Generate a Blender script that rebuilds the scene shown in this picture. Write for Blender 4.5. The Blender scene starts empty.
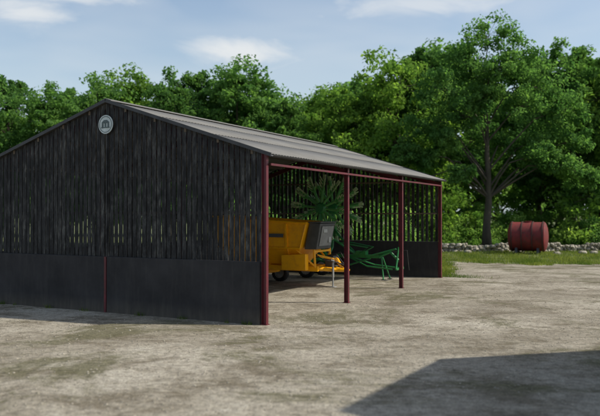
import bpy, math, random
import numpy as np
from mathutils import Vector, Matrix
random.seed(7); rng=np.random.default_rng(7)
scene=bpy.context.scene
COL=scene.collection
F=712.0; CAMH=2.64; HZ=215.0
A=math.radians(62.35)
SD=Vector((math.cos(A),math.sin(A),0)); WD=Vector((-math.sin(A),math.cos(A),0))
CORNER=Vector((-0.84,17.1,0))
def P(s,w,z=0): 
    v=CORNER+SD*s+WD*w; v.z=z; return v
# ------------------------------------------------------------ materials
def newmat(name):
    m=bpy.data.materials.new(name); m.use_nodes=True
    nt=m.node_tree; b=nt.nodes['Principled BSDF']; return m,nt,b
def N(nt,t,**k):
    n=nt.nodes.new(t)
    for a,v in k.items(): setattr(n,a,v)
    return n
def ramp(nt,fac,stops):
    r=N(nt,'ShaderNodeValToRGB'); e=r.color_ramp.elements
    while len(e)<len(stops): e.new(0.5)
    for i,(p,c) in enumerate(stops):
        e[i].position=p; e[i].color=(c[0],c[1],c[2],1)
    nt.links.new(fac,r.inputs[0]); return r.outputs[0]
def noise(nt,vec,scale,detail=5,rough=0.6,dist=0.0):
    n=N(nt,'ShaderNodeTexNoise'); n.inputs['Scale'].default_value=scale
    n.inputs['Detail'].default_value=detail; n.inputs['Roughness'].default_value=rough
    n.inputs['Distortion'].default_value=dist
    if vec is not None: nt.links.new(vec,n.inputs['Vector'])
    return n.outputs['Fac']
def coords(nt,scale=(1,1,1),kind='Object'):
    tc=N(nt,'ShaderNodeTexCoord'); mp=N(nt,'ShaderNodeMapping')
    mp.inputs['Scale'].default_value=scale
    nt.links.new(tc.outputs[kind],mp.inputs[0]); return mp.outputs[0]
def mix(nt,fac,a,b,mode='MIX'):
    m=N(nt,'ShaderNodeMix',data_type='RGBA',blend_type=mode)
    for sock,v in ((m.inputs[0],fac),(m.inputs[6],a),(m.inputs[7],b)):
        if hasattr(v,'links'): nt.links.new(v,sock)
        elif isinstance(v,(int,float)): sock.default_value=v
        else: sock.default_value=(v[0],v[1],v[2],1)
    return m.outputs[2]
def bump(nt,b,h,strength=0.3,dist=0.02):
    n=N(nt,'ShaderNodeBump'); n.inputs['Strength'].default_value=strength; n.inputs['Distance'].default_value=dist
    nt.links.new(h,n.inputs['Height']); nt.links.new(n.outputs[0],b.inputs['Normal'])
def simple(name,col,rough=0.6,metal=0.0,var=0.35,scale=3.0,dirt=None,stretch=(1,1,1),bmp=0.1):
    m,nt,b=newmat(name); v=coords(nt,stretch)
    n=noise(nt,v,scale,4,0.65)
    lo=[c*(1-var) for c in col]; hi=[min(1,c*(1+var)) for c in col]
    c=ramp(nt,n,[(0.3,lo),(0.7,hi)])
    if dirt:
        n2=noise(nt,v,scale*2.7,5,0.7)
        f=ramp(nt,n2,[(0.5,(0,0,0)),(0.68,(0.8,0.8,0.8))])
        c=mix(nt,f,c,dirt)
    nt.links.new(c,b.inputs['Base Color']); b.inputs['Roughness'].default_value=rough; b.inputs['Metallic'].default_value=metal
    if bmp: bump(nt,b,noise(nt,v,scale*8,2),bmp,0.01)
    return m
def m_boards():
    m,nt,b=newmat('weathered_black_boards'); v=coords(nt,(1,1,0.16))
    g=N(nt,'ShaderNodeNewGeometry')
    n1=noise(nt,v,13,5,0.75); n2=noise(nt,coords(nt,(1,1,0.55)),3.6,6,0.8,0.4)
    c=ramp(nt,n1,[(0.34,(0.009,0.009,0.009)),(0.5,(0.027,0.027,0.028)),(0.66,(0.095,0.094,0.088))])
    isl=ramp(nt,g.outputs['Random Per Island'],[(0,(0.75,0.75,0.77)),(0.6,(1.0,1,1)),(1,(1.35,1.33,1.28))])
    c=mix(nt,1.0,c,isl,'MULTIPLY')
    f=ramp(nt,n2,[(0.46,(0,0,0)),(0.58,(0.7,0.7,0.7))])
    c=mix(nt,f,c,(0.009,0.009,0.009))
    nt.links.new(c,b.inputs['Base Color']); b.inputs['Roughness'].default_value=0.8
    b.inputs['Specular IOR Level'].default_value=0.3
    bump(nt,b,n1,0.4,0.01); return m
def m_dado():
    m,nt,b=newmat('charcoal_concrete'); v=coords(nt)
    n1=noise(nt,v,1.1,5,0.65); n2=noise(nt,coords(nt,(3,3,0.35)),2.5,4,0.7)
    c=ramp(nt,n1,[(0.3,(0.031,0.030,0.031)),(0.7,(0.052,0.050,0.051))])
    f=ramp(nt,n2,[(0.5,(0,0,0)),(0.75,(0.4,0.4,0.4))]); c=mix(nt,f,c,(0.08,0.076,0.07))
    sep=N(nt,'ShaderNodeSeparateXYZ'); nt.links.new(v,sep.inputs[0])
    mr=N(nt,'ShaderNodeMapRange'); nt.links.new(sep.outputs[2],mr.inputs[0])
    mr.inputs[1].default_value=0.0; mr.inputs[2].default_value=0.4; mr.inputs[3].default_value=0.8; mr.inputs[4].default_value=0
    mu=N(nt,'ShaderNodeMath',operation='MULTIPLY'); nt.links.new(mr.outputs[0],mu.inputs[0]); nt.links.new(n2,mu.inputs[1])
    c=mix(nt,mu.outputs[0],c,(0.15,0.13,0.10))
    nt.links.new(c,b.inputs['Base Color']); b.inputs['Roughness'].default_value=0.9; b.inputs['Specular IOR Level'].default_value=0.15
    bump(nt,b,noise(nt,v,30,2),0.2,0.006); return m
def m_roof():
    m,nt,b=newmat('grey_fibre_cement'); v=coords(nt)
    n1=noise(nt,v,0.7,4,0.65); n2=noise(nt,coords(nt,(5,0.5,0.5)),2,5,0.7); n3=noise(nt,v,9,4,0.75)
    c=ramp(nt,n1,[(0.3,(0.125,0.122,0.114)),(0.7,(0.175,0.171,0.16))])
    f=ramp(nt,n2,[(0.45,(0,0,0)),(0.7,(0.6,0.6,0.6))]); c=mix(nt,f,c,(0.10,0.098,0.088))
    f=ramp(nt,n3,[(0.6,(0,0,0)),(0.72,(0.4,0.4,0.4))]); c=mix(nt,f,c,(0.23,0.23,0.195))
    nt.links.new(c,b.inputs['Base Color']); b.inputs['Roughness'].default_value=0.85; bump(nt,b,n3,0.2,0.01); return m
def m_gravel():
    m,nt,b=newmat('compacted_gravel'); v=coords(nt)
    vs=coords(nt,(0.75,1.0,1))
    big=noise(nt,vs,0.16,5,0.62,0.6); mid=noise(nt,vs,0.7,8,0.78,0.35); sm=noise(nt,v,7,6,0.78); fine=noise(nt,v,42,3,0.8)
    c=ramp(nt,big,[(0.34,(0.21,0.185,0.14)),(0.5,(0.335,0.302,0.24)),(0.64,(0.43,0.395,0.325))])
    f=ramp(nt,mid,[(0.40,(0.85,0.85,0.85)),(0.52,(0,0,0))]); c=mix(nt,f,c,(0.15,0.126,0.086))
    f=ramp(nt,mid,[(0.56,(0,0,0)),(0.68,(0.7,0.7,0.7))]); c=mix(nt,f,c,(0.46,0.43,0.36))
    mos=noise(nt,vs,0.25,7,0.76,0.7)
    f=ramp(nt,mos,[(0.51,(0,0,0)),(0.59,(0.8,0.8,0.8))]); c=mix(nt,f,c,(0.115,0.108,0.055))
    sp=ramp(nt,sm,[(0.3,(0.42,0.41,0.39)),(0.5,(1,1,1)),(0.72,(1.45,1.45,1.43))]); c=mix(nt,1.0,c,sp,'MULTIPLY')
    sp=ramp(nt,fine,[(0.35,(0.5,0.5,0.5)),(0.5,(1,1,1)),(0.68,(1.45,1.45,1.45))]); c=mix(nt,1.0,c,sp,'MULTIPLY')
    nt.links.new(c,b.inputs['Base Color']); b.inputs['Roughness'].default_value=0.92; b.inputs['Specular IOR Level'].default_value=0.25
    ad=N(nt,'ShaderNodeMath',operation='ADD'); nt.links.new(sm,ad.inputs[0]); nt.links.new(mid,ad.inputs[1])
    bump(nt,b,ad.outputs[0],0.75,0.08); return m
def m_leaf(name,dark,light,trans):
    m=bpy.data.materials.new(name); m.use_nodes=True; nt=m.node_tree; nt.nodes.clear()
    out=N(nt,'ShaderNodeOutputMaterial'); g=N(nt,'ShaderNodeNewGeometry'); oi=N(nt,'ShaderNodeObjectInfo')
    v=coords(nt); n=noise(nt,v,0.5,1,0.6)
    c=ramp(nt,n,[(0.35,dark),(0.65,light)])
    isl=ramp(nt,g.outputs['Random Per Island'],[(0,(0.7,0.75,0.75)),(0.7,(1.05,1.05,1)),(1,(1.35,1.25,0.95))])
    c=mix(nt,1.0,c,isl,'MULTIPLY')
    ob=ramp(nt,oi.outputs['Random'],[(0,(0.85,0.92,1.0)),(0.5,(1,1,1)),(1,(1.2,1.12,0.85))])
    c=mix(nt,1.0,c,ob,'MULTIPLY')
    d=N(nt,'ShaderNodeBsdfDiffuse'); t=N(nt,'ShaderNodeBsdfTranslucent')
    nt.links.new(c,d.inputs[0]); tc=mix(nt,1.0,c,(1.7,1.85,1.15),'MULTIPLY'); nt.links.new(tc,t.inputs[0])
    ms=N(nt,'ShaderNodeMixShader'); ms.inputs[0].default_value=trans
    nt.links.new(d.outputs[0],ms.inputs[1]); nt.links.new(t.outputs[0],ms.inputs[2])
    nt.links.new(ms.outputs[0],out.inputs[0]); return m
M_board=m_boards(); M_dado=m_dado(); M_roof=m_roof(); M_gravel=m_gravel()
M_red=simple('dark_red_steel_paint',(0.105,0.009,0.017),0.45,0,0.3,2,(0.05,0.015,0.012))
M_trim=simple('dark_grey_trim',(0.04,0.041,0.043),0.6)
M_purlin=simple('purlin_timber',(0.13,0.10,0.07),0.8,stretch=(0.2,3,3),scale=6)
M_yel=simple('yellow_machine_paint',(1.0,0.46,0.006),0.35,0,0.06,2,(0.8,0.34,0.015),bmp=0.03)
M_gry=simple('dark_machine_panel',(0.075,0.08,0.082),0.5,0.0,0.2,3)
M_mgry=simple('mid_grey_machine_panel',(0.24,0.25,0.25),0.5,0.0,0.2,3)
M_lgry=simple('pale_grey_metal',(0.42,0.43,0.42),0.45,0.3,0.2,3)
M_blk=simple('black_rubber',(0.018,0.018,0.018),0.8,0,0.3,5,(0.06,0.05,0.04))
M_grn=simple('green_implement_paint',(0.02,0.20,0.055),0.4,0,0.2,2,(0.04,0.12,0.035),bmp=0.03)
M_arm=simple('mid_green_arm_paint',(0.09,0.36,0.10),0.6,0,0.25,4,(0.16,0.26,0.10))
M_tine=simple('pale_green_tine_steel',(0.42,0.58,0.34),0.6,0.0,0.25,6,(0.34,0.40,0.22))
M_tank=simple('faded_red_tank_paint',(0.15,0.013,0.013),0.75,0,0.35,1.6,(0.065,0.022,0.016),bmp=0.08)
M_tband=simple('rusted_tank_band',(0.055,0.02,0.016),0.8)
M_stone=simple('weathered_field_stone',(0.34,0.31,0.25),0.9,0,0.4,1.6,(0.16,0.15,0.09),bmp=0.4)
M_bark=simple('tree_bark',(0.06,0.05,0.036),0.9,0,0.4,3,(0.04,0.045,0.025),(1,1,0.25),0.6)
M_leafA=m_leaf('leaf_deep_green',(0.055,0.125,0.042),(0.11,0.205,0.062),0.5)
M_leafB=m_leaf('leaf_fresh_green',(0.08,0.165,0.047),(0.15,0.255,0.072),0.5)
M_leafC=m_leaf('leaf_lightened_green',(0.12,0.225,0.06),(0.21,0.32,0.10),0.5)  # lightened leaf colour standing in for sunlight on shrubs and distance haze
M_grassb=m_leaf('grass_blades',(0.08,0.125,0.03),(0.17,0.20,0.06),0.4)
def m_field():
    m,nt,b=newmat('rough_grass_ground'); v=coords(nt); n=noise(nt,v,0.4,5,0.7); n2=noise(nt,v,12,3,0.8)
    c=ramp(nt,n,[(0.3,(0.065,0.095,0.025)),(0.52,(0.11,0.135,0.042)),(0.68,(0.19,0.175,0.09))])
    c=mix(nt,1.0,c,ramp(nt,n2,[(0.3,(0.5,0.5,0.5)),(0.7,(1.4,1.4,1.3))]),'MULTIPLY')
    nt.links.new(c,b.inputs['Base Color']); b.inputs['Roughness'].default_value=0.95; bump(nt,b,n2,0.8,0.08); return m
M_field=m_field()
# ------------------------------------------------------------ mesh builder
class MB:
    def __init__(s): s.v=[]; s.f=[]
    def add(s,vs,fs):
        o=len(s.v); s.v+= [tuple(v) for v in vs]; s.f+=[tuple(i+o for i in f) for f in fs]
    def box(s,c,d,rot=None):
        c=Vector(c); h=Vector(d)/2
        vs=[Vector((x*h.x,y*h.y,z*h.z)) for z in(-1,1) for y in(-1,1) for x in(-1,1)]
        if rot is not None: vs=[rot@v for v in vs]
        s.add([v+c for v in vs],[(0,2,3,1),(4,5,7,6),(0,1,5,4),(2,6,7,3),(0,4,6,2),(1,3,7,5)])
    def hexa(s,b,t):
        s.add(list(b)+list(t),[(3,2,1,0),(4,5,6,7),(0,1,5,4),(1,2,6,5),(2,3,7,6),(3,0,4,7)])
    def tube(s,pts,rad,n=8,cap=True):
        pts=[Vector(p) for p in pts]
        if not hasattr(rad,'__len__'): rad=[rad]*len(pts)
        o=len(s.v); ref=None
        for i,p in enumerate(pts):
            d=(pts[min(i+1,len(pts)-1)]-pts[max(i-1,0)]).normalized()
            if ref is None:
                ref=Vector((0,0,1)) if abs(d.z)<0.9 else Vector((1,0,0))
            u=d.cross(ref).normalized(); w=d.cross(u).normalized(); ref=u.cross(d).normalized()
            for k in range(n):
                a=2*math.pi*k/n; s.v.append(tuple(p+(u*math.cos(a)+w*math.sin(a))*rad[i]))
        for i in range(len(pts)-1):
            for k in range(n):
                a=o+i*n+k; b=o+i*n+(k+1)%n; s.f.append((a,b,b+n,a+n))
        if cap:
            s.f.append(tuple(o+k for k in range(n))[::-1]); s.f.append(tuple(o+(len(pts)-1)*n+k for k in range(n)))
    def lathe(s,prof,c,axis,n=28):
        ax=Vector(axis).normalized(); c=Vector(c)
        u=ax.orthogonal().normalized(); w=ax.cross(u)
        o=len(s.v)
        for a,r in prof:
            for k in range(n):
                t=2*math.pi*k/n; s.v.append(tuple(c+ax*a+(u*math.cos(t)+w*math.sin(t))*r))
        for i in range(len(prof)-1):
            for k in range(n):
                a=o+i*n+k; b=o+i*n+(k+1)%n; s.f.append((a,b,b+n,a+n))
    def extr(s,prof,p0,p1,up=(0,0,1)):
        p0=Vector(p0);p1=Vector(p1);d=(p1-p0).normalized();u=Vector(up); sd=d.cross(u).normalized(); u=sd.cross(d).normalized()
        n=len(prof); o=len(s.v)
        for p in(p0,p1):
            for a,b in prof: s.v.append(tuple(p+sd*a+u*b))
        for k in range(n): s.f.append((o+k,o+(k+1)%n,o+n+(k+1)%n,o+n+k))
        s.f.append(tuple(o+k for k in range(n))[::-1]); s.f.append(tuple(o+n+k for k in range(n)))
    def ibeam(s,p0,p1,b,h,t=0.014,up=(0,0,1)):
        B=b/2;H=h/2;w=t/2
        s.extr([(-B,-H),(B,-H),(B,-H+t),(w,-H+t),(w,H-t),(B,H-t),(B,H),(-B,H),(-B,H-t),(-w,H-t),(-w,-H+t),(-B,-H+t)],p0,p1,up)
    def obj(s,name,mat,parent=None,smooth=False,bevel=0,label=None,mat2=None,split=None):
        me=bpy.data.meshes.new(name); me.from_pydata(s.v,[],s.f); me.update()
        if not split: me.validate()
        if smooth: me.polygons.foreach_set('use_smooth',[True]*len(me.polygons)); 
        me.materials.append(mat)
        if mat2:
            me.materials.append(mat2)
            for i in split: me.polygons[i].material_index=1
        o=bpy.data.objects.new(name,me); COL.objects.link(o)
        if smooth:
            try: me.set_sharp_from_angle(angle=math.radians(40))
            except Exception: pass
        if parent: o.parent=parent
        if bevel:
            b=o.modifiers.new('bevel','BEVEL'); b.width=bevel; b.segments=2; b.limit_method='ANGLE'
        if label: o['label']=label
        return o
def empty(name,loc,rz,label,cat,group=None):
    e=bpy.data.objects.new(name,None); e.location=loc; e.rotation_euler=(0,0,rz); COL.objects.link(e)
    e['label']=label; e['category']=cat; e.empty_display_size=0.3
    if group: e['group']=group
    return e
def npmesh(name,V,Fq,mat,k=4):
    me=bpy.data.meshes.new(name); nv=len(V); nf=len(Fq)
    me.vertices.add(nv); me.vertices.foreach_set('co',V.astype(np.float32).ravel())
    me.loops.add(nf*k); me.loops.foreach_set('vertex_index',Fq.astype(np.int32).ravel())
    me.polygons.add(nf); me.polygons.foreach_set('loop_start',np.arange(0,nf*k,k,dtype=np.int32))
    try: me.polygons.foreach_set('loop_total',np.full(nf,k,dtype=np.int32))
    except Exception: pass
    me.materials.append(mat); me.update(calc_edges=True); me.validate(); return me
# ------------------------------------------------------------ ground
def sheet(name,pts,z,mat):
    me=bpy.data.meshes.new(name); me.from_pydata([(x,y,z) for x,y in pts],[],[tuple(range(len(pts)))]); me.materials.append(mat)
    o=bpy.data.objects.new(name,me); COL.objects.link(o); o['kind']='structure'; return o
sheet('ground',[(-900,-300),(900,-300),(900,1500),(-900,1500)],0.0,M_field)
edge=[]
def wob(x): return 0.5*math.sin(x*0.9)+0.35*math.sin(x*2.3+1)+0.25*math.sin(x*6.1)+0.15*math.sin(x*13)+1.2*math.sin(x*0.31)
x=60.0
while x>8.0:
    edge.append((x,38.6+wob(x)+0.02*x)); x-=0.2
pa=Vector((edge[-1][0],edge[-1][1],0)); pb=P(15.0,-0.2)
edgeline=[]
for i in range(1,25):
    q=pa.lerp(pb,i/24); q+=Vector((-.8,.6,0))*(0.22*math.sin(i*1.7)+0.15*math.sin(i*3.9)-0.2*math.sin(math.pi*i/24))
    edge.append((q.x,q.y)); edgeline.append(q)
edge+= [tuple(P(15.2,3)[:2]),tuple(P(15.3,11)[:2]),tuple(P(0,11.5)[:2]),(-40,34)]
sheet('yard',[(-60,-25),(60,-25)]+edge+[(-60,34)],0.004,M_gravel)
# ------------------------------------------------------------ shed
L=14.5; W=9.92; EH=4.12; RH=5.72; BAY=L/3; DH=1.51; HW=W/2; VO=0.10; EO=0.20
def rz_(w): return EH+(RH-EH)*(1-abs(w-HW)/HW)
shed=empty('farm_shed',CORNER,A,'open fronted black boarded shed with grey roof and red posts','shed')
def boards_gable(s0,bwid,gapw):
    m=MB(); w=0.09; 
    while w<W-0.12:
        bw=bwid+random.uniform(-0.006,0.006); w1=min(w+bw,W-0.07)
        off=random.uniform(-0.003,0.003); a=s0+off; b=s0+0.010+off
        zb=DH+0.004
        za,zc=rz_(w)-0.02,rz_(w1)-0.02
        if w<HW<w1: za=zc=min(za,zc)
        m.hexa([(a,w,zb),(b,w,zb),(b,w1,zb),(a,w1,zb)],[(a,w,za),(b,w,za),(b,w1,zc),(a,w1,zc)])
        w=w1+gapw*random.uniform(0.9,1.1)
    return m.obj('board_cladding',M_board,shed)
boards_gable(-0.03,0.132,0.029)
boards_gable(L+0.0,0.115,0.09)
m=MB(); s=0.1
while s<L-0.15:
    s1=s+0.11+random.uniform(-0.01,0.01); m.hexa([(s,W,DH),(s1,W,DH),(s1,W+0.012,DH),(s,W+0.012,DH)],[(s,W,EH),(s1,W,EH),(s1,W+0.012,EH),(s,W+0.012,EH)]); s=s1+random.uniform(0.095,0.11)
m.obj('board_cladding',M_board,shed)
for c,d in (((-0.035,HW/2+0.03,DH/2),(0.13,HW-0.14,DH)),((-0.035,HW*1.5-0.02,DH/2),(0.13,HW-0.12,DH)),((L+0.03,HW,DH/2),(0.13,W-0.1,DH)),((L/2,W+0.03,DH/2),(L-0.1,0.13,DH))):
    m=MB(); m.box(c,d); m.obj('concrete_wall',M_dado,shed,bevel=0.012)
cp=[(0.0,0.0),(BAY,0.0),(2*BAY,0.0),(L,0.0),(0.0,W),(BAY,W-0.13),(2*BAY,W-0.13),(L,W)]
for s_,w_ in cp:
    m=MB(); m.ibeam((s_,w_,0),(s_,w_,EH+0.0),0.105,0.13,0.014,up=(0,1,0)); m.box((s_,w_,0.014),(0.16,0.18,0.016)); m.obj('steel_column',M_red,shed)
m=MB(); m.box((-0.065,HW,DH/2+0.0),(0.1,0.07,DH)); m.obj('steel_column',M_red,shed,bevel=0.004)
m=MB(); m.box((-0.048,HW,(DH+RH-0.4)/2),(0.02,0.04,RH-0.4-DH)); m.obj('cladding_strip',M_board,shed)
m=MB(); m.ibeam((L-0.13,HW,0),(L-0.13,HW,RH-0.25),0.12,0.16); m.obj('steel_column',M_red,shed)
for s_ in (0.12,BAY,2*BAY,L-0.12):
    for a,b in ((0.0,HW),(W,HW)):
        m=MB(); m.ibeam((s_,a,rz_(a)-0.22),(s_,b,rz_(b)-0.22),0.11,0.18); m.obj('rafter',M_red,shed)
for i in range(5):
    for sd in (0,1):
        t=(i+0.35)/5; w_=HW*t if sd==0 else W-HW*t
        m=MB(); m.box((L/2,w_,rz_(w_)-0.055),(L+0.1,0.06,0.11)); m.obj('purlin',M_purlin,shed)
for z in (2.7,4.05):
    for s_ in (0.035,L-0.035):
        m=MB(); m.box((s_,HW,z),(0.05,W-0.25,0.06)); m.obj('cladding_rail',M_purlin,shed)
    m=MB(); m.box((L/2,W-0.04,z),(L-0.3,0.05,0.06)); m.obj('cladding_rail',M_purlin,shed)
m=MB(); m.box((L/2,-0.10,EH-0.26),(L-0.16,0.05,0.055)); m.obj('eave_beam',M_red,shed,bevel=0.004)
m=MB(); m.box((L/2,-0.09,EH-0.03),(L-0.16,0.04,0.10)); m.obj('fascia',M_trim,shed)
m=MB()
gp=[(0.045*math.cos(t),0.045*math.sin(t)) for t in [math.pi+math.pi*k/8 for k in range(9)]]+[(0.038*math.cos(t),0.038*math.sin(t)+0.0) for t in [2*math.pi-math.pi*k/8 for k in range(9)]]
m.extr(gp,(-0.06,-0.235,EH-0.04),(L+0.06,-0.235,EH-0.04)); m.obj('gutter',M_trim,shed,True)
def roofside(sd):
    V=[];Fc=[]; pitch=0.146; LT=L+2*VO; n=int(LT/pitch*6); 
    sl=(RH-EH)/HW; rows=[(-EO,1.75,0.028),(1.65,3.45,0.014),(3.35,HW+0.0,0.0)]
    for (u0,u1,lift) in rows:
        o=len(V)
        for i in range(n+1):
            s=-VO+LT*i/n; h=0.007*math.cos(2*math.pi*(s+VO)/pitch)
            jog=0.010*math.sin(math.floor((s+VO)/1.02)*12.9898); lf=0.003*math.sin(math.floor((s+VO)/1.02)*7.7)
            for u,l in((u0+jog,0.018+lf),(u1+jog if u1<HW else u1,0.0)):
                w=u if sd==0 else W-u
                V.append((s,w,EH+sl*u+0.035+h+l))
        for i in range(n):
            a=o+2*i; Fc.append((a,a+1,a+3,a+2) if sd else (a,a+2,a+3,a+1))
    m=MB(); m.v=V; m.f=Fc; ob=m.obj('roof',M_roof,shed,True)
    so=ob.modifiers.new('t','SOLIDIFY'); so.thickness=0.01
roofside(0); roofside(1)
m=MB()
for sgn in(-1,1):
    y0,y1=HW,HW+sgn*0.2; z0=RH+0.072; z1=z0-0.2*(RH-EH)/HW
    m.hexa([(-.12,y0,z0),(L+.12,y0,z0),(L+.12,y1,z1),(-.12,y1,z1)],[(-.12,y0,z0+0.02),(L+.12,y0,z0+0.02),(L+.12,y1,z1+0.02),(-.12,y1,z1+0.02)])
m.obj('ridge_cap',M_roof,shed)
for s_ in(-VO-0.015,L+VO+0.015):
    for sgn in (0,1):
        a=(-EO-0.02 if sgn==0 else W+EO+0.02); sl=(RH-EH)/HW
        za=EH-(EO+0.02)*sl; m=MB()
        m.extr([(-0.012,-0.015),(0.012,-0.015),(0.012,0.072),(-0.012,0.072)],(s_,a,za+0.0),(s_,HW+(0.0),RH+0.0))
        m.obj('verge_trim',M_trim,shed)
# emblem
em=empty('round_sign',P(-0.085,HW,5.10),A,'round pale emblem plate fixed near the peak of the black gable','sign')
def disc(r0,t0,t1,n=40):
    m=MB(); o=[(-t0,r0*math.cos(2*math.pi*k/n),r0*math.sin(2*math.pi*k/n)) for k in range(n)]; q=[(-t1,b,c) for a,b,c in o]
    m.add(o+q,[tuple(range(n)),tuple(range(2*n-1,n-1,-1))]+[(k,n+k,n+(k+1)%n,(k+1)%n) for k in range(n)]); return m
M_pale=simple('pale_enamel',(0.50,0.55,0.54),0.5,0,0.15,6)
M_emb=simple('dark_enamel',(0.07,0.10,0.10),0.5,0,0.3,6)
disc(0.255,0,0.02).obj('plate',M_pale,em)
ring=MB(); ring.lathe([(0,0.205),(0.004,0.205),(0.004,0.222),(0,0.222)],(-0.0205,0,0),(-1,0,0),40); ring.obj('emblem_ring',M_emb,em)
m=MB()
def bx(y,z,w,h): m.box((-0.024,y,z),(0.006,w,h))
bx(0,-0.085,0.30,0.03)
for y in(-0.10,0.0,0.10): bx(y,-0.02,0.06,0.096)
bx(0,0.045,0.26,0.03)
m.hexa([(-0.021,0.13,0.062),(-0.021,-0.13,0.062),(-0.021,-0.05,0.12),(-0.021,0.05,0.12)],[(-0.027,0.13,0.062),(-0.027,-0.13,0.062),(-0.027,-0.05,0.12),(-0.027,0.05,0.12)])
m.obj('emblem_mark',M_emb,em)
# ------------------------------------------------------------ wheel helper
def wheel(parent,c,r,wd,rimmat):
    t=MB(); h=wd/2
    t.lathe([(-h*0.8,r*0.62),(-h,r*0.72),(-h*0.95,r*0.9),(-h*0.7,r*0.99),(0,r),(h*0.7,r*0.99),(h*0.95,r*0.9),(h,r*0.72),(h*0.8,r*0.62)],c,(0,1,0),32)
    for k in range(22):
        a=2*math.pi*k/22
        for sg in(-1,1):
            cc=Vector(c)+Vector((math.cos(a+sg*0.05)*r,sg*h*0.42,math.sin(a+sg*0.05)*r))
            t.box(cc,(0.02,h*0.7,0.05),Matrix.Rotation(-a,3,'Y')@Matrix.Rotation(sg*0.4,3,'X'))
    w=t.obj('wheel',M_blk,parent,True)
    q=MB(); q.lathe([(-h*0.75,r*0.63),(-h*0.8,r*0.55),(-h*0.3,r*0.5),(-h*0.3,r*0.18),(-h*0.6,r*0.16),(-h*0.6,0.001)],c,(0,1,0),32)
    q.lathe([(h*0.75,r*0.63),(h*0.8,r*0.55),(h*0.3,r*0.5),(h*0.3,r*0.18),(h*0.6,r*0.16),(h*0.6,0.001)],c,(0,1,0),32)
    q.obj('rim',rimmat,w,True); return w
# ------------------------------------------------------------ yellow machine
RM=A-math.pi/2
ym=empty('feed_mixer',P(9.2,4.90,0.004),RM,'yellow trailed hopper machine with upright grey box inside the shed','farm machine')
m=MB()
bot=[(-1.5,-0.55,0.80),(1.15,-0.55,0.80),(1.15,0.55,0.80),(-1.5,0.55,0.80)]
mid=[(-2.0,-0.98,1.42),(1.55,-0.98,1.42),(1.55,0.98,1.42),(-2.0,0.98,1.42)]
top=[(-2.2,-1.08,2.55),(1.80,-1.02,2.30),(1.80,1.02,2.30),(-2.2,1.08,2.55)]
inn=[(-2.1,-1.0,2.55),(1.72,-0.94,2.30),(1.72,0.94,2.30),(-2.1,1.0,2.55)]
inb=[(-1.5,-0.5,1.0),(1.1,-0.5,1.0),(1.1,0.5,1.0),(-1.5,0.5,1.0)]
vs=bot+mid+top+inn+inb; fs=[(3,2,1,0)]
for a in(0,4,8,12):
    for k in range(4): fs.append((a+k,a+(k+1)%4,a+4+(k+1)%4,a+4+k))
fs.append((16,17,18,19)); m.add(vs,fs)
m.obj('hopper',M_yel,ym,bevel=0.015)
m=MB()
for x_ in (-1.6,-0.7,0.2,1.0):
    m.hexa([(x_-.035,-1.03,1.44),(x_+.035,-1.03,1.44),(x_+.035,-0.97,1.44),(x_-.035,-0.97,1.44)],[(x_-.035,-1.12,2.30),(x_+.035,-1.12,2.30),(x_+.035,-1.03,2.30),(x_-.035,-1.03,2.30)])
m.tube([(-2.2,-1.08,2.58),(1.80,-1.02,2.33),(1.80,1.02,2.33),(-2.2,1.08,2.58),(-2.2,-1.08,2.58)],0.045,8)
m.tube([(-2.0,-1.0,1.42),(1.55,-1.0,1.42),(1.80,-1.03,2.30)],0.04,8)
m.obj('side_rib',M_yel,ym)
m=MB()
m.hexa([(1.62,-0.80,1.38),(2.12,-0.80,1.38),(2.12,0.40,1.38),(1.62,0.40,1.38)],[(1.86,-0.84,2.36),(2.30,-0.84,2.32),(2.30,0.44,2.32),(1.86,0.44,2.36)])
m.box((2.08,-0.2,2.37),(0.52,1.36,0.05))
m.obj('front_box',M_gry,ym,bevel=0.02)
m=MB(); m.hexa([(2.155,-0.68,1.50),(2.175,-0.68,1.50),(2.175,0.28,1.50),(2.155,0.28,1.50)],[(2.295,-0.68,2.22),(2.315,-0.68,2.22),(2.315,0.28,2.22),(2.295,0.28,2.22)]); m.obj('panel_plate',M_mgry,ym)
for c_,d_ in (((2.285,-0.4,2.05),(0.03,0.3,0.12)),((2.235,0.08,1.72),(0.03,0.2,0.2))):
    m=MB(); m.box(c_,d_); m.obj('box_vent',M_lgry,ym)
m=MB(); m.box((0.6,-1.088,1.88),(0.6,0.02,0.13),Matrix.Rotation(-0.08,3,'X')); m.obj('decal',M_gry,ym)
m=MB()
for y_ in(-0.62,0.62): m.box((0.05,y_,0.66),(4.1,0.1,0.18))
for x_ in(-1.9,-0.6,0.7,1.7,2.04): m.box((x_,0,0.655),(0.1,1.13,0.14))
for y_ in(-0.66,0.66):
    for xx_ in(-1.4,-0.2,1.0): m.tube([(xx_,y_,0.72),(xx_,y_*1.42,1.40)],0.04,6)
    m.tube([(2.0,y_,0.7),(1.95,y_,1.5)],0.045,6)
    m.tube([(2.0,y_,0.75),(1.3,y_*1.4,1.40)],0.04,6)
m.box((1.96,0,1.30),(0.08,1.32,0.08))
m.box((-0.3,0,0.45),(0.12,1.5,0.12))
m.obj('chassis',M_yel,ym,bevel=0.006)
m=MB()
for sg in(-1,1): m.tube([(2.0,sg*0.55,0.66),(2.6,sg*0.14,0.62),(2.9,sg*0.05,0.62)],0.075,8)
m.tube([(2.0,-0.5,1.15),(2.55,-0.1,1.0),(2.8,0,0.68)],0.045,8); m.tube([(2.0,0.5,1.15),(2.55,0.1,1.0),(2.8,0,0.68)],0.045,8)
m.box((2.3,0,0.66),(0.08,0.8,0.1)); m.lathe([(-0.03,0.05),(-0.03,0.1),(0.03,0.1),(0.03,0.05),(-0.03,0.05)],(2.98,0,0.62),(0,0,1),16)
m.obj('drawbar',M_yel,ym)
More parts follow.
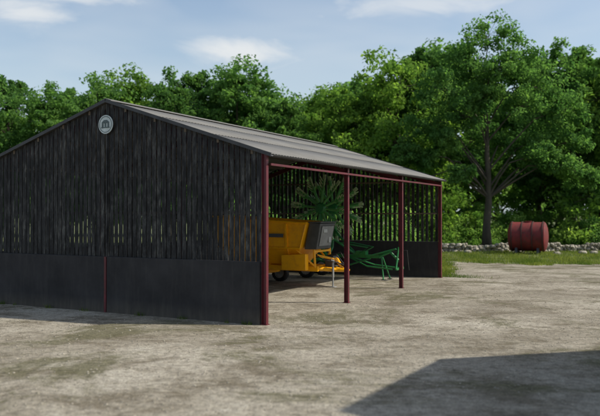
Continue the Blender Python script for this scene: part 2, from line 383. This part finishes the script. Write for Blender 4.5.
m=MB(); m.tube([(2.55,-0.3,0.02),(2.55,-0.3,0.55)],0.03); m.tube([(2.55,-0.3,0.35),(2.55,-0.3,1.0)],0.042); m.box((2.55,-0.3,0.012),(0.22,0.22,0.02)); m.tube([(2.55,-0.3,0.98),(2.55,-0.44,0.98),(2.55,-0.44,1.05)],0.012); m.obj('jack_stand',M_lgry,ym)
m=MB(); m.hexa([(0.8,-1.04,0.62),(1.8,-1.04,0.62),(1.8,-0.80,0.62),(0.8,-0.80,0.62)],[(0.8,-1.06,1.16),(1.8,-1.06,1.22),(1.8,-0.8,1.22),(0.8,-0.8,1.16)]); m.obj('side_locker',M_yel,ym,bevel=0.02)
m=MB(); m.hexa([(-0.75,-1.06,0.74),(0.15,-1.06,0.74),(0.15,-0.78,0.74),(-0.75,-0.78,0.74)],[(-0.65,-1.06,0.84),(0.05,-1.06,0.84),(0.05,-0.78,0.84),(-0.65,-0.78,0.84)])
m.obj('mudguard',M_yel,ym,bevel=0.02)
m=MB(); m.box((2.3,0.15,0.92),(0.35,0.5,0.4)); m.obj('gearbox',M_gry,ym,bevel=0.03)
m=MB(); m.tube([(2.1,0.1,1.1),(2.6,0.25,1.25),(2.95,0.15,0.75)],0.022); m.tube([(2.1,-0.05,1.1),(2.6,-0.1,1.18),(2.95,0.0,0.72)],0.022); m.tube([(2.3,0,0.85),(2.95,0,0.8)],0.05); m.tube([(1.9,-0.5,1.2),(2.3,-0.6,1.0),(2.7,-0.25,0.9),(2.9,-0.1,0.8)],0.02); m.obj('hose',M_blk,ym)
for y_ in(-0.85,0.85): wheel(ym,(-0.3,y_,0.34),0.34,0.26,M_lgry)
# ------------------------------------------------------------ green rake
gr=empty('hay_rake',P(12.7,3.9,0.004),RM,'green hay rake with tine rotors folded upright','farm machine')
RX=-0.5; RZ=2.92
m=MB()
m.box((0.2,0,0.92),(3.4,0.12,0.13)); m.box((-1.1,0,0.7),(0.14,1.5,0.14))
m.tube([(1.85,0,0.92),(2.35,0,1.12),(2.75,0,0.75)],0.06)
m.tube([(2.75,-0.42,0.45),(2.75,0.42,0.45)],0.045); m.tube([(2.75,-0.42,0.45),(2.70,0,1.3),(2.75,0.42,0.45)],0.04); 
for sg in(-1,1):
    m.tube([(2.6,0.0,1.25),(1.6,sg*0.05,0.97)],0.035)
    m.tube([(RX,sg*0.08,0.9),(RX,sg*0.5,1.25),(RX,sg*0.6,2.0),(RX,sg*0.62,RZ)],[0.08,0.08,0.07,0.06])
    m.tube([(0.9,0,0.95),(RX+.4,sg*0.45,1.7),(RX,sg*0.6,2.1)],0.045)
    m.tube([(2.0,sg*0.06,0.9),(2.2,sg*0.38,0.02)],0.032)
    m.tube([(0.5,sg*0.06,0.9),(1.5,sg*0.45,0.55),(2.6,sg*0.42,0.45)],0.03)
    m.tube([(0.9,sg*0.08,0.95),(1.5,sg*0.3,1.3),(0.2,sg*0.45,1.5)],0.028)
m.box((1.1,0,1.06),(0.45,0.3,0.16)); m.tube([(1.5,0,0.85),(0.4,0,0.5),(-1.0,0,0.7)],0.035)
m.obj('frame',M_grn,gr)
for y_ in(-0.38,0.38):
    m=MB(); m.box((2.2,y_,0.012),(0.16,0.16,0.02)); m.obj('support_foot',M_blk,gr)
m=MB(); m.tube([(2.4,0.1,1.1),(3.0,0.2,1.2),(3.1,0.15,0.4)],0.018); m.obj('hose',M_blk,gr)
for y_ in (-0.75,0.75): wheel(gr,(-1.1,y_,0.36),0.36,0.24,M_lgry)
for sg in(-1,1):
    c=Vector((RX,sg*0.62,RZ)); m=MB(); m.lathe([(-0.13,0.001),(-0.13,0.18),(0,0.26),(0.13,0.18),(0.13,0.001)],c,(0,1,0),20)
    rt=m.obj('rotor_hub',M_grn,gr,True)
    m=MB(); na=12; tin=[]
    for k in range(na):
        a=2*math.pi*k/na+0.13*sg; d=Vector((math.cos(a),0,math.sin(a))); tt=Vector((-math.sin(a),0,math.cos(a)))
        m.tube([c+d*0.12,c+d*0.7,c+d*1.22],[0.05,0.062,0.07],6)
        for j in range(4):
            b=c+d*(0.74+0.13*j)
            f0=len(m.f) if j>=1 else None
            for q in(-1,1):
                m.tube([b,b+tt*0.06*q+Vector((0,sg*0.08,0))+d*0.05,b+Vector((0,sg*0.16,0))+tt*0.12*q+d*0.20],[0.032,0.03,0.022],4)
            if f0: tin+=list(range(f0,len(m.f)))
        f0=len(m.f); m.box(c+d*1.32,(0.12,0.06,0.2),Matrix.Rotation(math.pi/2-a,3,'Y')); tin+=list(range(f0,len(m.f)))
    m.obj('rotor_arm',M_arm,rt,label='ring of green radiating arms with pale tines',mat2=M_tine,split=tin)
# ------------------------------------------------------------ tank
tx=(528-300)/F*48.5
tk=empty('fuel_tank',(tx,48.5,0),math.radians(-24),'weathered red cylindrical tank on a steel cradle beside a stone wall','tank')
m=MB(); R=0.98; Lh=1.12; c=(0,0,1.17)
prof=[(-Lh-0.20,0.001),(-Lh-0.19,0.3),(-Lh-0.14,0.62),(-Lh-0.05,0.88),(-Lh+0.02,R),(Lh-0.02,R),(Lh+0.05,0.88),(Lh+0.14,0.62),(Lh+0.19,0.3),(Lh+0.20,0.001)]
m.lathe(prof,c,(1,0,0),40); m.obj('tank_shell',M_tank,tk,True)
for x_ in(-1.0,-0.34,0.34,1.0):
    m=MB(); m.lathe([(x_-0.035,R-0.01),(x_-0.035,R+0.05),(x_+0.035,R+0.05),(x_+0.035,R-0.01)],c,(1,0,0),40); m.obj('band',M_tband,tk)
m=MB(); m.lathe([(0,0.22),(0.08,0.22),(0.08,0.26),(0.11,0.26),(0.11,0.001)],(0.0,0,2.11),(0,0,1),20); m.obj('hatch',M_tank,tk)
for x_ in(-0.7,0.7):
    m=MB()
    for sg in(-1,1): m.hexa([(x_-.08,sg*0.75-.06,0),(x_+.08,sg*0.75-.06,0),(x_+.08,sg*0.75+.06,0),(x_-.08,sg*0.75+.06,0)],[(x_-.08,sg*0.55-.06,0.5),(x_+.08,sg*0.55-.06,0.5),(x_+.08,sg*0.55+.06,0.5),(x_-.08,sg*0.55+.06,0.5)])
    m.box((x_,0,0.2),(0.14,1.3,0.12)); m.obj('cradle',M_trim,tk)
# ------------------------------------------------------------ stones
def stone(m,c,d,j=0.18):
    vs=[]
    rings=[(-0.5,0.62),(-0.25,0.97),(0.2,1.0),(0.5,0.66)]
    rt=random.random()*6
    for z,r in rings:
        for k in range(7):
            a=2*math.pi*k/7+rt; rr=r*0.5*(1+random.uniform(-j,j))
            vs.append((c[0]+d[0]*rr*math.cos(a),c[1]+d[1]*rr*math.sin(a),c[2]+d[2]*(z+random.uniform(-j,j)*0.3)))
    fs=[tuple(range(6,-1,-1)),tuple(range(21,28))]
    for i in range(3):
        for k in range(7): fs.append((7*i+k,7*i+(k+1)%7,7*i+7+(k+1)%7,7*i+7+k))
    m.add(vs,fs)
for (x0,x1,y0,y1,hh) in ((7.5,16.5,50.5,51.2,0.6),(16.9,34,51.0,53.0,0.62)):
    m=MB(); rows=4; Lx=x1-x0
    for r in range(rows):
        x_=random.uniform(0,0.3)
        while x_<Lx:
            if r>=rows-1 and math.sin(x_*1.3+x0)+random.uniform(-.5,.5)>0.45: x_+=0.4; continue
            w_=random.uniform(0.15,0.5); z=hh*(r+0.5)/rows
            stone(m,(x_+w_/2,(y1-y0)*(x_/Lx)+random.uniform(-.15,.15),z+random.uniform(-.03,.03)),(w_*1.08,0.5,hh/rows*random.uniform(1.15,1.5)),0.25); x_+=w_
    o=m.obj('stone_wall',M_stone); o.location=(x0,y0,0); o['label']='low tumbled dry stone wall along the grass verge'; o['category']='wall'
for i in range(8):
    m=MB(); s_=random.uniform(0.2,0.45); stone(m,(0,0,s_*0.2),(s_*1.4,s_,s_*0.6),0.25)
    o=m.obj('boulder',M_stone); o.location=(random.uniform(9,28),random.uniform(46.5,49.8),0); o['label']='pale loose boulder lying in rough grass'; o['category']='stone'; o['group']='loose boulders on the verge'
# ------------------------------------------------------------ light dir
EL=math.radians(45); hv=Vector((0.998,-0.06,0)).normalized(); ts=Vector((hv.x*math.cos(EL),hv.y*math.cos(EL),math.sin(EL)))
# ------------------------------------------------------------ invented off-frame barn, shaped to cast the yard shadow
bz=math.atan2(0.25,0.967); BK=0.8
bn=empty('shadow_barn',(7.75,12.55,0),bz,'added unseen barn with steep roof, shaped to cast the yard shadow','barn')
BL=14;BW=7;BE=5.1;BR=BE+3.5*BK
m=MB()
prof=[(0,0),(-BW,0),(-BW,BE),(-BW/2,BR),(0,BE)]
m.v=[(0,y,z) for y,z in prof]+[(BL,y,z) for y,z in prof]
m.f=[(0,1,2,3,4),(9,8,7,6,5),(0,5,6,1),(1,6,7,2),(0,4,9,5)]; m.obj('wall',M_stone,bn)
for sg in(0,1):
    m=MB(); y0=0.25 if sg==0 else -BW-0.25; z0=BE-0.25*BK
    m.hexa([(-.15,y0,z0+.02),(BL+.15,y0,z0+.02),(BL+.15,-BW/2,BR+.02),(-.15,-BW/2,BR+.02)],[(-.15,y0,z0+.1),(BL+.15,y0,z0+.1),(BL+.15,-BW/2,BR+.1),(-.15,-BW/2,BR+.1)]); m.obj('roof',M_roof,bn)
m=MB(); m.box((-0.02,-3.5,1.4),(0.06,2.4,2.8)); m.obj('door',M_board,bn)
# ------------------------------------------------------------ trees
def leafmesh(name,C,R,nper,size,mat,flat=0.75):
    C=np.repeat(C,nper,0); Rr=np.repeat(R,nper); n=len(C)
    d=rng.normal(size=(n,3)); d/=np.linalg.norm(d,axis=1)[:,None]
    rad=rng.random(n)**0.5*1.15
    p=C+d*(Rr*rad)[:,None]*np.array([1,1,flat])
    nn=d*0.45+np.array([0.15,-0.15,0.35])+rng.normal(size=(n,3))*0.6; nn/=np.linalg.norm(nn,axis=1)[:,None]
    r=rng.normal(size=(n,3)); u=np.cross(nn,r); u/=np.linalg.norm(u,axis=1)[:,None]; v=np.cross(nn,u)
    s=size*(0.5+0.8*rng.random(n))[:,None]
    a=p+u*s*0.5; b=p+v*s*0.27; c=p-u*s*0.5; e=p-v*s*0.27
    droop=np.array([0,0,-0.12])*s
    V=np.stack([a+droop,b,c+droop,e],1).reshape(-1,3); Fq=np.arange(4*n).reshape(-1,4)
    return npmesh(name,V,Fq,mat)
def treeproto(seed,H,CR,base,nl,ncl,nper,size,mat,tr,lobes=None,reach=0.9,amin=0.7,arch=0.0):
    rs=random.Random(seed); m=MB()
    top=H*0.82; tp=[]; x=y=0
    for i in range(9):
        z=top*i/8; tp.append((x,y,z)); x+=rs.uniform(-.14,.14)*H/14; y+=rs.uniform(-.14,.14)*H/14
    m.tube(tp,[tr*1.35]+[tr*(1-0.88*i/8) for i in range(1,9)],9)
    C=[];R=[]
    if lobes is None:
        lobes=[]
        for i in range(nl):
            t=(i+0.5)/nl; z=base+(H-base)*(t*0.86+0.05)
            prof=math.sin(math.pi*min(1,(0.18+0.82*t))**0.8)**0.6 if t<0.97 else 0.3
            a=i*2.4+rs.uniform(-.5,.5); rr=CR*prof*rs.uniform(0.35,0.85)
            lobes.append((rr*math.cos(a),rr*math.sin(a),z,CR*rs.uniform(0.28,0.48)))
        lobes.append((0,0,H-CR*0.3,CR*0.3))
    for (lx,ly,lz,lr) in lobes:
        zs=max(base*amin,min(top*0.95,lz-math.hypot(lx,ly)*reach-0.5)); i=int(zs/top*8); i=max(0,min(7,i)); fr=zs/top*8-i
        p0=Vector(tp[i]).lerp(Vector(tp[i+1]),max(0,min(1,fr))); p1=Vector((lx,ly,lz))
        r0=tr*0.34*(1-0.6*zs/H)
        mp=p0.lerp(p1,0.55)+Vector((rs.uniform(-.4,.4),rs.uniform(-.4,.4),rs.uniform(0.1,0.6)+arch*math.hypot(lx,ly)*0.15))
        q1=p0.lerp(mp,0.5)+Vector((0,0,rs.uniform(-.1,.25)))
        m.tube([p0,q1,mp,p1],[r0,r0*0.8,r0*0.55,r0*0.25],6,False)
        for k in range(ncl):
            d=Vector((rs.gauss(0,1),rs.gauss(0,1),rs.gauss(0,1))).normalized()
            q=p1+Vector((d.x,d.y,d.z*0.72))*lr*rs.uniform(0.45,1.2)
            C.append(q[:]); R.append(lr*rs.uniform(0.22,0.45))
            if k%2==0: m.tube([p1.lerp(mp,rs.uniform(0,.4)),q],[r0*0.25,0.012],4,False)
    me=bpy.data.meshes.new('trunk'); me.from_pydata(m.v,[],m.f); me.materials.append(M_bark); me.polygons.foreach_set('use_smooth',[True]*len(me.polygons))
    lm=leafmesh('crown',np.array(C),np.array(R),nper,size,mat)
    return me,lm,H
protos=[treeproto(1,14,4.2,2.2,19,14,85,0.31,M_leafB,0.26),
        treeproto(2,15,3.8,2.6,20,13,85,0.31,M_leafA,0.28),
        treeproto(3,13,4.8,2.0,21,13,85,0.31,M_leafB,0.30),
        treeproto(4,16,4.4,2.5,21,14,85,0.33,M_leafA,0.30)]
protoL=treeproto(8,14,4.4,1.5,19,12,75,0.36,M_leafC,0.28)  # paler leaf colour stands in for haze over the far row
def place(name,proto,x,y,sc,rz,lab,cat,grp,scz=None):
    e=empty(name,(x,y,0),rz,lab,cat,grp); e.scale=(sc,sc,scz or sc)
    for n,me in(('trunk',proto[0]),('crown',proto[1])):
        o=bpy.data.objects.new(n,me); COL.objects.link(o); o.parent=e
    return e
def at(ix,d): return (ix-300)/F*d
row=[(-75,70,60,1),(-35,82,56,2),(8,72,60,1),(48,92,57,0),(62,84,66,3),(100,84,62,2),(135,73,63,0),(168,80,57,1),(192,68,62,3),(236,64,60,0),(264,86,64,2),(286,97,58,1),(318,91,70,2),(345,88,60,0),(372,80,64,3),(398,58,60,2),(426,44,64,1),
(450,44,72,0),(538,50,72,1),(570,42,66,3),(602,54,68,1),(636,46,62,2),(672,60,66,1)]
for ix,ty,d,pi in row:
    h=(HZ-ty)/F*d+CAMH; pr=protos[pi]; z=h/pr[2]
    place('deciduous_tree',pr,at(ix,d),d,z*random.uniform(0.95,1.12),random.uniform(0,6.28),'leafy green deciduous tree in the wood behind the shed','tree','trees bordering the farmyard',z)
for i in range(17):
    ix=-90+i*50+random.uniform(-12,12); d=random.uniform(84,96); ty=random.uniform(95,112) if ix<350 else random.uniform(75,100)
    h=(HZ-ty)/F*d+CAMH; z=h/protoL[2]
    place('deciduous_tree',protoL,at(ix,d),d,z*1.2,random.uniform(0,6.28),'deciduous tree deeper in the wood, leaves paled for haze','tree','trees bordering the farmyard',z)
hl=[(0.2,0,16.2,1.7),(-1.9,0.5,14.2,1.9),(1.9,-0.4,14.6,1.8),(-3.4,-0.6,11.9,1.9),(-0.3,1.0,12.6,1.7),(3.8,0.3,12.6,2.0),(5.6,-0.2,10.6,1.7),(-4.6,0.4,9.3,1.5),(2.3,-1.4,10.6,1.6),(-2.0,-1.6,9.9,1.4),
(4.2,1.2,8.4,1.6),(6.6,0.6,8.2,1.4),(-4.3,1.0,7.0,1.4),(1.6,1.8,8.0,1.2),(5.4,-1.0,6.2,1.3),(-2.6,1.8,7.4,1.1),(0.4,-2.2,13.2,1.3),(-0.9,2.2,15.0,1.2),(2.9,2.0,13.6,1.3),
(-5.2,-0.3,5.2,1.1),(7.0,-0.2,5.6,1.2),(3.2,-1.2,7.0,1.2),(-0.9,-1.6,11.2,1.1),(-3.3,-1.2,8.2,1.1),(-6.0,0.4,7.4,1.0),(-2.3,-1.4,5.8,0.9)]
hp=treeproto(11,17.6,5.5,6.0,0,24,90,0.26,M_leafB,0.32,lobes=hl,reach=0.75,amin=0.65,arch=1.0)
place('deciduous_tree',hp,at(487,53),53,1.0,0.0,'tall spreading tree with visible dark trunk and open crown','tree','trees bordering the farmyard')
def shrub(seed,mat):
    rs=random.Random(seed); m=MB(); C=[];R=[]
    for i in range(26):
        a=rs.uniform(0,6.28); rr=1.9*math.sqrt(rs.random()); z=rs.uniform(0.4,3.2)*(1-rr/3.4)
        q=Vector((rr*math.cos(a),rr*math.sin(a),z)); C.append(q[:]); R.append(rs.uniform(0.4,0.8))
        m.tube([(0.1*math.cos(a),0.1*math.sin(a),0),(q.x*0.5,q.y*0.5,z*0.6),q],[0.05,0.035,0.012],5,False)
    me=bpy.data.meshes.new('trunk'); me.from_pydata(m.v,[],m.f); me.materials.append(M_bark)
    return me,leafmesh('crown',np.array(C),np.array(R),110,0.26,mat),3.4
sh=[shrub(5,M_leafC),shrub(6,M_leafC)]
SL='dense shrub at the woodland edge, leaves brightened as if sunlit'  # brightened leaf colour stands in for sun under the crowns
for i in range(30):
    ix=400+i*8.5+random.uniform(-5,5); d=random.uniform(56.5,70)
    place('shrub',sh[i%2],at(ix,d),d,random.uniform(0.6,1.25),random.uniform(0,6.28),SL,'shrub','shrubs along the woodland edge')
for i in range(9):
    q=P(18.0+random.uniform(0,4.0),4.0+i*1.1+random.uniform(-.3,.3)); sc=random.uniform(0.85,1.2)
    place('shrub',sh[i%2],q.x,q.y,sc*0.9,random.uniform(0,6.28),SL,'shrub','shrubs along the woodland edge',sc*1.1)
# ------------------------------------------------------------ grass
def blades(name,X,Y,hh,wd,label):
    n=len(X); a=rng.random(n)*6.28; h=hh*(0.4+0.9*rng.random(n)); b=np.stack([X,Y,np.zeros(n)],1)
    u=np.stack([np.cos(a),np.sin(a),np.zeros(n)],1)*wd; l=np.stack([rng.normal(size=n)*0.35*h,rng.normal(size=n)*0.35*h,h],1)
    V=np.stack([b-u,b+u,b+l],1).reshape(-1,3); me=npmesh(name,V,np.arange(3*n).reshape(-1,3),M_grassb,3)
    o=bpy.data.objects.new(name,me); COL.objects.link(o); o['kind']='stuff'; o['label']=label; o['category']='grass'
n=46000; Y=37.0+rng.random(n)**1.2*17; X=7.0+rng.random(n)*(Y*0.47-4.0)
wv=np.array([wob(x) for x in X])+0.02*X; k=(Y>38.6+wv-0.15+rng.normal(size=n)*0.2)
cl=np.sin(X*1.7+Y)*np.sin(Y*1.3-X*0.7)+rng.normal(size=n)*0.6; k&=(cl>-0.4)
X=list(X[k]);Y=list(Y[k])
for q in edgeline:
    for _ in range(120):
        X.append(q.x+abs(rng.normal())*-0.6+0.15+rng.normal()*0.1); Y.append(q.y+abs(rng.normal())*0.6-0.1)
X=np.array(X);Y=np.array(Y)
rel=np.stack([X-CORNER.x,Y-CORNER.y],1); ss=rel@np.array([SD.x,SD.y]); ww=rel@np.array([WD.x,WD.y]); k=~((ss<L+0.2)&(ww>-0.15))
blades('verge_grass',X[k],Y[k],0.16,0.014,'rough green grass along the far edge of the yard')
n=2600; t=rng.random(n); xx=[];yy=[]
for i in range(n):
    if i%3==0: q=P(L+0.3+abs(rng.normal())*0.5,-0.4+rng.normal()*0.6)
    else: q=P(-0.14-abs(rng.normal())*0.05,0.2+t[i]*9.6)
    xx.append(q.x);yy.append(q.y)
xx=np.array(xx);yy=np.array(yy); kk=np.array([(i%3==0) or (math.sin(t[i]*37)+math.sin(t[i]*91)>0.9) for i in range(n)])
blades('weeds',xx[kk],yy[kk],0.11,0.006,'short weeds growing at the foot of the shed wall')
# pebbles
n=9000; Y=7.5+rng.random(n)**1.2*22; X=(rng.random(n)-0.5)*Y*0.95; 
ok=[i for i in range(n) if not((Vector((X[i],Y[i],0))-CORNER).dot(SD)>-0.15 and (Vector((X[i],Y[i],0))-CORNER).dot(WD)>-0.1)]
base=np.array([(1,0,0),(0,1,0),(-1,0,0),(0,-1,0),(0,0,1),(0,0,-1)],float); ff=np.array([(0,1,4),(1,2,4),(2,3,4),(3,0,4),(1,0,5),(2,1,5),(3,2,5),(0,3,5)])
V=[];Fc=[]
for j,i in enumerate(ok):
    s_=0.006+0.022*rng.random()**3; a=rng.random()*6.28; ca,sa=math.cos(a),math.sin(a)
    b=base*(s_*(0.7+0.6*rng.random((6,1))))*np.array([1.3,0.9,0.6]); b=b@np.array([[ca,sa,0],[-sa,ca,0],[0,0,1]])+np.array([X[i],Y[i],0.006])
    V.append(b); Fc.append(ff+6*j)
me=npmesh('pebbles',np.concatenate(V),np.concatenate(Fc),M_stone,3); o=bpy.data.objects.new('pebbles',me); COL.objects.link(o); o['kind']='stuff'; o['label']='small loose stones scattered over the gravel yard'; o['category']='gravel'
# ------------------------------------------------------------ light & world
sl=bpy.data.lights.new('sun','SUN'); sl.energy=4.9; sl.angle=math.radians(0.6); sl.color=(1,0.935,0.82)
so=bpy.data.objects.new('sun',sl); so.rotation_euler=ts.to_track_quat('Z','Y').to_euler(); so.location=(20,0,30); COL.objects.link(so)
w=bpy.data.worlds.new('World'); scene.world=w; w.use_nodes=True; nt=w.node_tree; bg=nt.nodes['Background']
sky=N(nt,'ShaderNodeTexSky',sky_type='NISHITA'); sky.sun_disc=False; sky.sun_elevation=EL; sky.sun_rotation=math.atan2(ts.x,ts.y)
sky.air_density=1.0; sky.dust_density=1.5; sky.ozone_density=1.0
tc=N(nt,'ShaderNodeTexCoord'); sp=N(nt,'ShaderNodeSeparateXYZ'); nt.links.new(tc.outputs['Generated'],sp.inputs[0])
def MA(op,a,b=None,c=None):
    n=N(nt,'ShaderNodeMath',operation=op)
    for i,v in enumerate((a,b,c)):
        if v is None: continue
        if hasattr(v,'links'): nt.links.new(v,n.inputs[i])
        else: n.inputs[i].default_value=v
    return n.outputs[0]
az=MA('ARCTAN2',sp.outputs[0],sp.outputs[1]); elv=MA('ARCSINE',sp.outputs[2])
mp=N(nt,'ShaderNodeMapping'); mp.inputs['Scale'].default_value=(1,1,3.2); nt.links.new(tc.outputs['Generated'],mp.inputs[0])
nz=noise(nt,mp.outputs[0],7,6,0.62,0.5); nz2=noise(nt,mp.outputs[0],2.6,3,0.6,0.4)
tot=None
for (ix,iy,rx,ry,st) in ((238,52,56,14,1.0),(28,26,50,16,0.9),(20,4,120,10,0.9),(440,6,110,14,0.7)):
    a0=math.atan((ix-300)/F); e0=math.atan((HZ-iy)/F)
    dx=MA('DIVIDE',MA('SUBTRACT',az,a0),rx/F); dy=MA('DIVIDE',MA('SUBTRACT',elv,e0),ry/F)
    r=MA('SQRT',MA('ADD',MA('MULTIPLY',dx,dx),MA('MULTIPLY',dy,dy)))
    v=MA('SUBTRACT',1.0,r); v=MA('ADD',v,MA('MULTIPLY',MA('SUBTRACT',nz,0.5),3.0))
    mr=N(nt,'ShaderNodeMapRange',interpolation_type='SMOOTHSTEP'); nt.links.new(v,mr.inputs[0]); mr.inputs[1].default_value=-0.3; mr.inputs[2].default_value=1.0; mr.inputs[4].default_value=st
    tot=mr.outputs[0] if tot is None else MA('MAXIMUM',tot,mr.outputs[0])
wi=N(nt,'ShaderNodeMapRange'); nt.links.new(nz2,wi.inputs[0]); wi.inputs[1].default_value=0.42; wi.inputs[2].default_value=0.75; wi.inputs[3].default_value=0.0; wi.inputs[4].default_value=0.4
tot=MA('MAXIMUM',tot,wi.outputs[0])
hz=N(nt,'ShaderNodeMapRange'); nt.links.new(elv,hz.inputs[0]); hz.inputs[1].default_value=0.0; hz.inputs[2].default_value=0.32; hz.inputs[3].default_value=0.8; hz.inputs[4].default_value=0.12
c1=mix(nt,hz.outputs[0],sky.outputs[0],(4.0,4.75,5.05))
cm=mix(nt,MA('MULTIPLY',tot,0.85),c1,(5.6,5.7,5.7))
nt.links.new(cm,bg.inputs['Color']); bg.inputs['Strength'].default_value=0.15
# ------------------------------------------------------------ camera
cd=bpy.data.cameras.new('camera'); cd.lens=42.7; cd.sensor_width=36; cd.clip_end=3000; cd.clip_start=0.1
cd.dof.use_dof=True; cd.dof.focus_distance=22; cd.dof.aperture_fstop=0.7
co=bpy.data.objects.new('camera',cd); co.location=(0,0,CAMH); co.rotation_euler=(math.radians(90.56),0,0); COL.objects.link(co); scene.camera=co
scene.view_settings.view_transform='Standard'; scene.view_settings.look='None'; scene.view_settings.exposure=0
